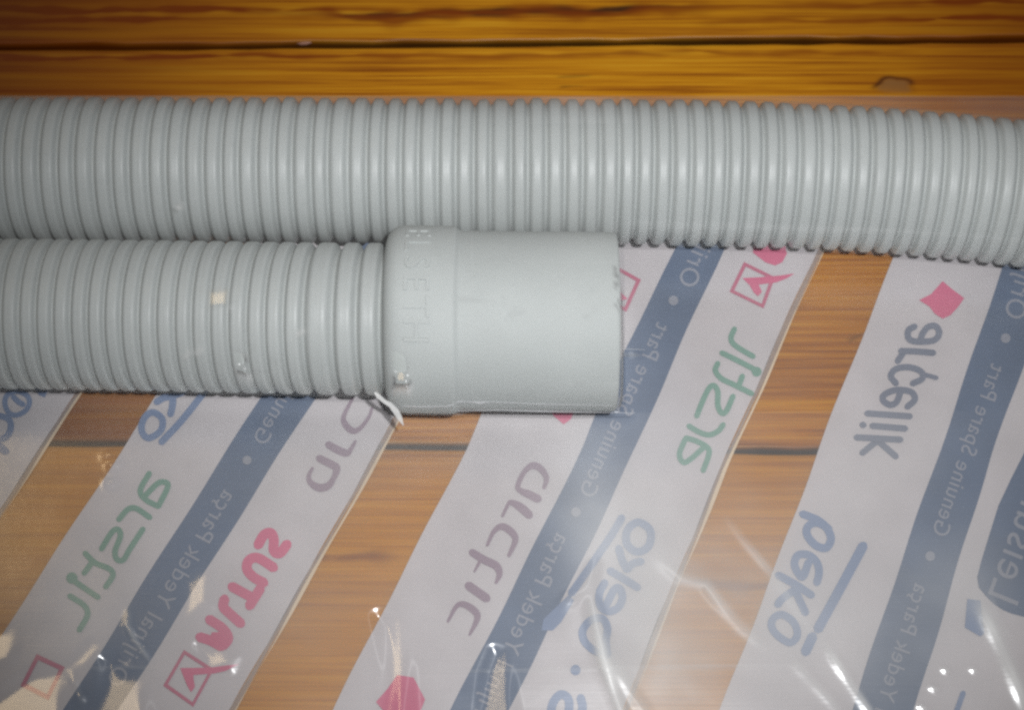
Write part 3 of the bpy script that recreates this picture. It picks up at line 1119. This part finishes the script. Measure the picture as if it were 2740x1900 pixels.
# panes that mirror the warm lamp
facet([(278, 1764), (304, 1760), (330, 1802), (388, 1836), (420, 1990), (268, 1990), (276, 1834)], 0.0016, wrk=0.00002)
facet([(-40, 1885), (60, 1815), (98, 1796), (160, 1796), (172, 1838), (186, 1990), (-40, 1990)], 0.0016, wrk=0.00002)
facet([(-30, 1685), (24, 1685), (42, 1730), (30, 1772), (-30, 1784)], 0.0013)
facet([(196, 1776), (244, 1724), (266, 1738), (228, 1784)], 0.0014)
facet([(1322, 1740), (1346, 1745), (1366, 1820), (1392, 1990), (1272, 1990), (1298, 1800)], 0.0014, wrk=0.00002)
facet([(1014, 1650), (1050, 1664), (1092, 1790), (1096, 1960), (1046, 1960), (1044, 1800)], 0.0020, off=(0.03, 0.01))
facet([(490, 1550), (555, 1545), (560, 1620), (498, 1635)], 0.0022, off=(0.04, 0.0))
facet([(530, 1730), (630, 1762), (616, 1792), (552, 1780)], 0.0016, off=(0.02, 0.0))
zt = 2 * R_H + 0.001
facet([(552, 780), (616, 778), (620, 832), (558, 834)], 0.0012, zt)
facet([(636, 960), (662, 966), (664, 1004), (634, 996)], 0.0009, zt * 0.8, off=(0.03, 0.02))
facet([(1058, 952), (1078, 958), (1100, 1010), (1092, 1024), (1044, 1020)], 0.0007, R_C * 1.7)

# milky flash sheen painted into the film as whiter haze patches
def sheen_or_scuff(x, y, rx, ry, rot, amt):
    global stress_sheen
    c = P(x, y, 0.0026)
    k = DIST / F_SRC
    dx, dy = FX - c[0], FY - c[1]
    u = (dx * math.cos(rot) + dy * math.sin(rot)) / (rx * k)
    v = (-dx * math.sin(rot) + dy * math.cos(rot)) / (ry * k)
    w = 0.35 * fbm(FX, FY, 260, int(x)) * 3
    stress_sheen = stress_sheen + 1.75 * amt * np.exp(-(u * u + v * v) * (1 + w * 0.5)) * IS_F * (1 + 0.3 * fbm(FX, FY, 700, int(y)))


sheen_or_scuff(1960, 1560, 420, 190, -0.5, 0.13)
sheen_or_scuff(2100, 1750, 700, 260, 0.0, 0.05)
sheen_or_scuff(1500, 1150, 900, 160, 0.1, 0.025)
sheen_or_scuff(1730, 1650, 120, 260, 0.3, 0.12)
sheen_or_scuff(1620, 1400, 190, 130, 0.5, 0.07)
sheen_or_scuff(2300, 1280, 220, 130, 0.6, 0.06)
sheen_or_scuff(2560, 1560, 160, 130, 0.2, 0.08)
sheen_or_scuff(1790, 1820, 130, 110, 0.3, 0.12)
sheen_or_scuff(880, 1260, 320, 140, 0.3, 0.04)
sheen_or_scuff(720, 1640, 320, 160, 0.2, 0.05)
sheen_or_scuff(150, 1650, 240, 160, 0.2, 0.05)

# creases
crease([(2183, 1691), (2262, 1810), (2323, 1900), (2380, 1990)], 0.00022, 0.0009, 0.45, 0.0006)
crease([(2091, 1739), (2161, 1810), (2244, 1900), (2300, 1980)], 0.00012, 0.0010, 0.22, 0.0006)
crease([(1740, 1485), (1819, 1542), (1889, 1564), (1929, 1617), (1986, 1682), (2080, 1760)], 0.00014, 0.0010, 0.26, 0.0010)
crease([(1930, 1360), (1990, 1440), (2065, 1533), (2161, 1674), (2200, 1720)], 0.00008, 0.0008, 0.18, 0.0006)
crease([(2592, 1560), (2643, 1665), (2683, 1748), (2740, 1884), (2790, 2000)], 0.00040, 0.0013, 0.70, 0.0012)
crease([(2640, 1560), (2665, 1640), (2720, 1740)], 0.00020, 0.0007, 0.12, 0.0005)
crease([(1570, 1560), (1589, 1639), (1611, 1757), (1655, 1884), (1700, 2000)], 0.00030, 0.0011, 0.60, 0.0009)
crease([(1589, 1660), (1640, 1775), (1690, 1860), (1760, 1960)], 0.00018, 0.0010, 0.34, 0.0015)
crease([(1480, 1640), (1545, 1590), (1575, 1560), (1600, 1480)], 0.00018, 0.0010, 0.12, 0.0008)
crease([(900, 1803), (1250, 1797), (1900, 1783), (2400, 1780)], 0.00002, 0.0005, 0.10, 0.0003)
crease([(200, 1790), (330, 1785), (460, 1795)], 0.00003, 0.0005, 0.10, 0.0003)
crease([(346, 1615), (341, 1674), (362, 1715), (395, 1761), (410, 1790)], 0.00025, 0.0006, 0.26, 0.0004)
crease([(190, 1785), (200, 1830), (230, 1900)], 0.00030, 0.0008, 0.10, 0.0005)
crease([(1650, 932), (1690, 934), (1730, 936)], 0.0001, 0.0004, 0.25, 0.0003, 0.004)
for x, y in ((2530, 1795), (2500, 1845), (2470, 1895), (2606, 1795)):
    crease([(x - 5, y - 4), (x + 5, y + 4)], 0.00025, 0.0006, 0.35, 0.0003, taper=False)  # sparkles painted as whitened spots in the film
for x, y in ((287, 1216), (296, 1289), (302, 1240)):
    crease([(x - 6, y + 2), (x + 6, y - 2)], 0.00030, 0.0009, 0.05, 0.0003, taper=False)
for x, y, zz in ((504, 955, 0.022), (534, 950, 0.022), (807, 902, 0.025), (490, 575, 0.022)):
    crease([(x - 7, y + 3), (x + 7, y - 3)], 0.0003, 0.0006, 0.40, 0.0004, zz, taper=False)  # small glints above the hoses, painted as whitened film

film_v = np.stack([FX, FY, Hh], -1).reshape(-1, 3)
front = mesh_obj('front_sheet', film_v, grid_faces(ns, nx), M_FILM, bag)
front['label'] = 'hazy clear film with whitened creases and warm lamp reflections'
at = front.data.attributes.new('stress_sheen', 'FLOAT', 'POINT')
at.data.foreach_set('value', np.clip(stress_sheen, 0, 0.9).reshape(-1).astype(np.float32))
soft = sstep(0.0013, 0.0030, H_BASE) * (1 - CLEAR)
soft[:NA, :] = 1
hug = np.where(FX[:hose_rows] > x_c2, 1 - sstep(0.0145, 0.020, YUc[None, :] - FY[:hose_rows]), 1.0) * (1 - CLEAR[:hose_rows])
soft[:hose_rows] = np.maximum(soft[:hose_rows], hug)
soft = np.maximum(soft, (1 - sstep(0.0, 0.005, d_cuff)) * IS_F)
a2 = front.data.attributes.new('snug', 'FLOAT', 'POINT')
a2.data.foreach_set('value', np.clip(soft, 0, 1).reshape(-1).astype(np.float32))
uvl = front.data.uv_layers.new(name='UVMap')
vi = np.empty(len(front.data.loops), dtype=np.int32)
front.data.loops.foreach_get('vertex_index', vi)
uvl.data.foreach_set('uv', (film_v[vi][:, :2] * 4).reshape(-1).astype(np.float32))


# pinched folds of the film along the foot of the cuff
def fold(pts, mat):
    """pts: pixel x, y, height, width in pixels"""
    q = np.array(pts, float)
    t = np.linspace(0, len(q) - 1, len(q) * 6)
    ix = np.arange(len(q))
    q = np.stack([np.interp(t, ix, q[:, k]) for k in range(4)], -1)
    d = np.gradient(q[:, :2], axis=0)
    d /= np.linalg.norm(d, axis=1)[:, None]
    V = []
    for (x, y, z, w), (dx, dy) in zip(q, d):
        for e, h in ((-0.5, -0.0002), (0.0, 0.0002), (0.5, -0.0002)):
            V.append(P(x - dy * w * e, y + dx * w * e, z + h))
    return mesh_obj('film_fold', V, grid_faces(len(q), 3), mat, bag)


M_FOLD = make_ink('whitened_film', (0.70, 0.70, 0.69), 0.72, 0.06)  # whitened fold, with its glint put into the colour
M_FINE = make_ink('creased_film', (0.70, 0.70, 0.72), 0.40, 0.10)
fold([(1002, 1050, .0185, 5), (1012, 1060, .0180, 13), (1028, 1074, .0172, 11), (1046, 1084, .0165, 14), (1060, 1102, .0155, 17), (1070, 1120, .0145, 14), (1080, 1140, .0135, 2)], M_FOLD)
fold([(1074, 1087, .0180, 3), (1120, 1089, .0180, 4), (1196, 1088, .0180, 3), (1212, 1083, .0180, 5), (1224, 1075, .0180, 5), (1256, 1076, .0180, 3), (1285, 1078, .0180, 8), (1310, 1076, .0180, 3), (1440, 1082, .0175, 3), (1560, 1084, .0175, 2), (1640, 1086, .0175, 2)], M_FINE)
fold([(1225, 1100, .0160, 3), (1330, 1098, .0160, 3), (1450, 1101, .0155, 4), (1560, 1103, .0150, 3), (1700, 1106, .0100, 2)], M_FINE)
fold([(1640, 933, .0210, 2), (1690, 934, .0180, 3), (1726, 936, .0150, 2)], M_FINE)
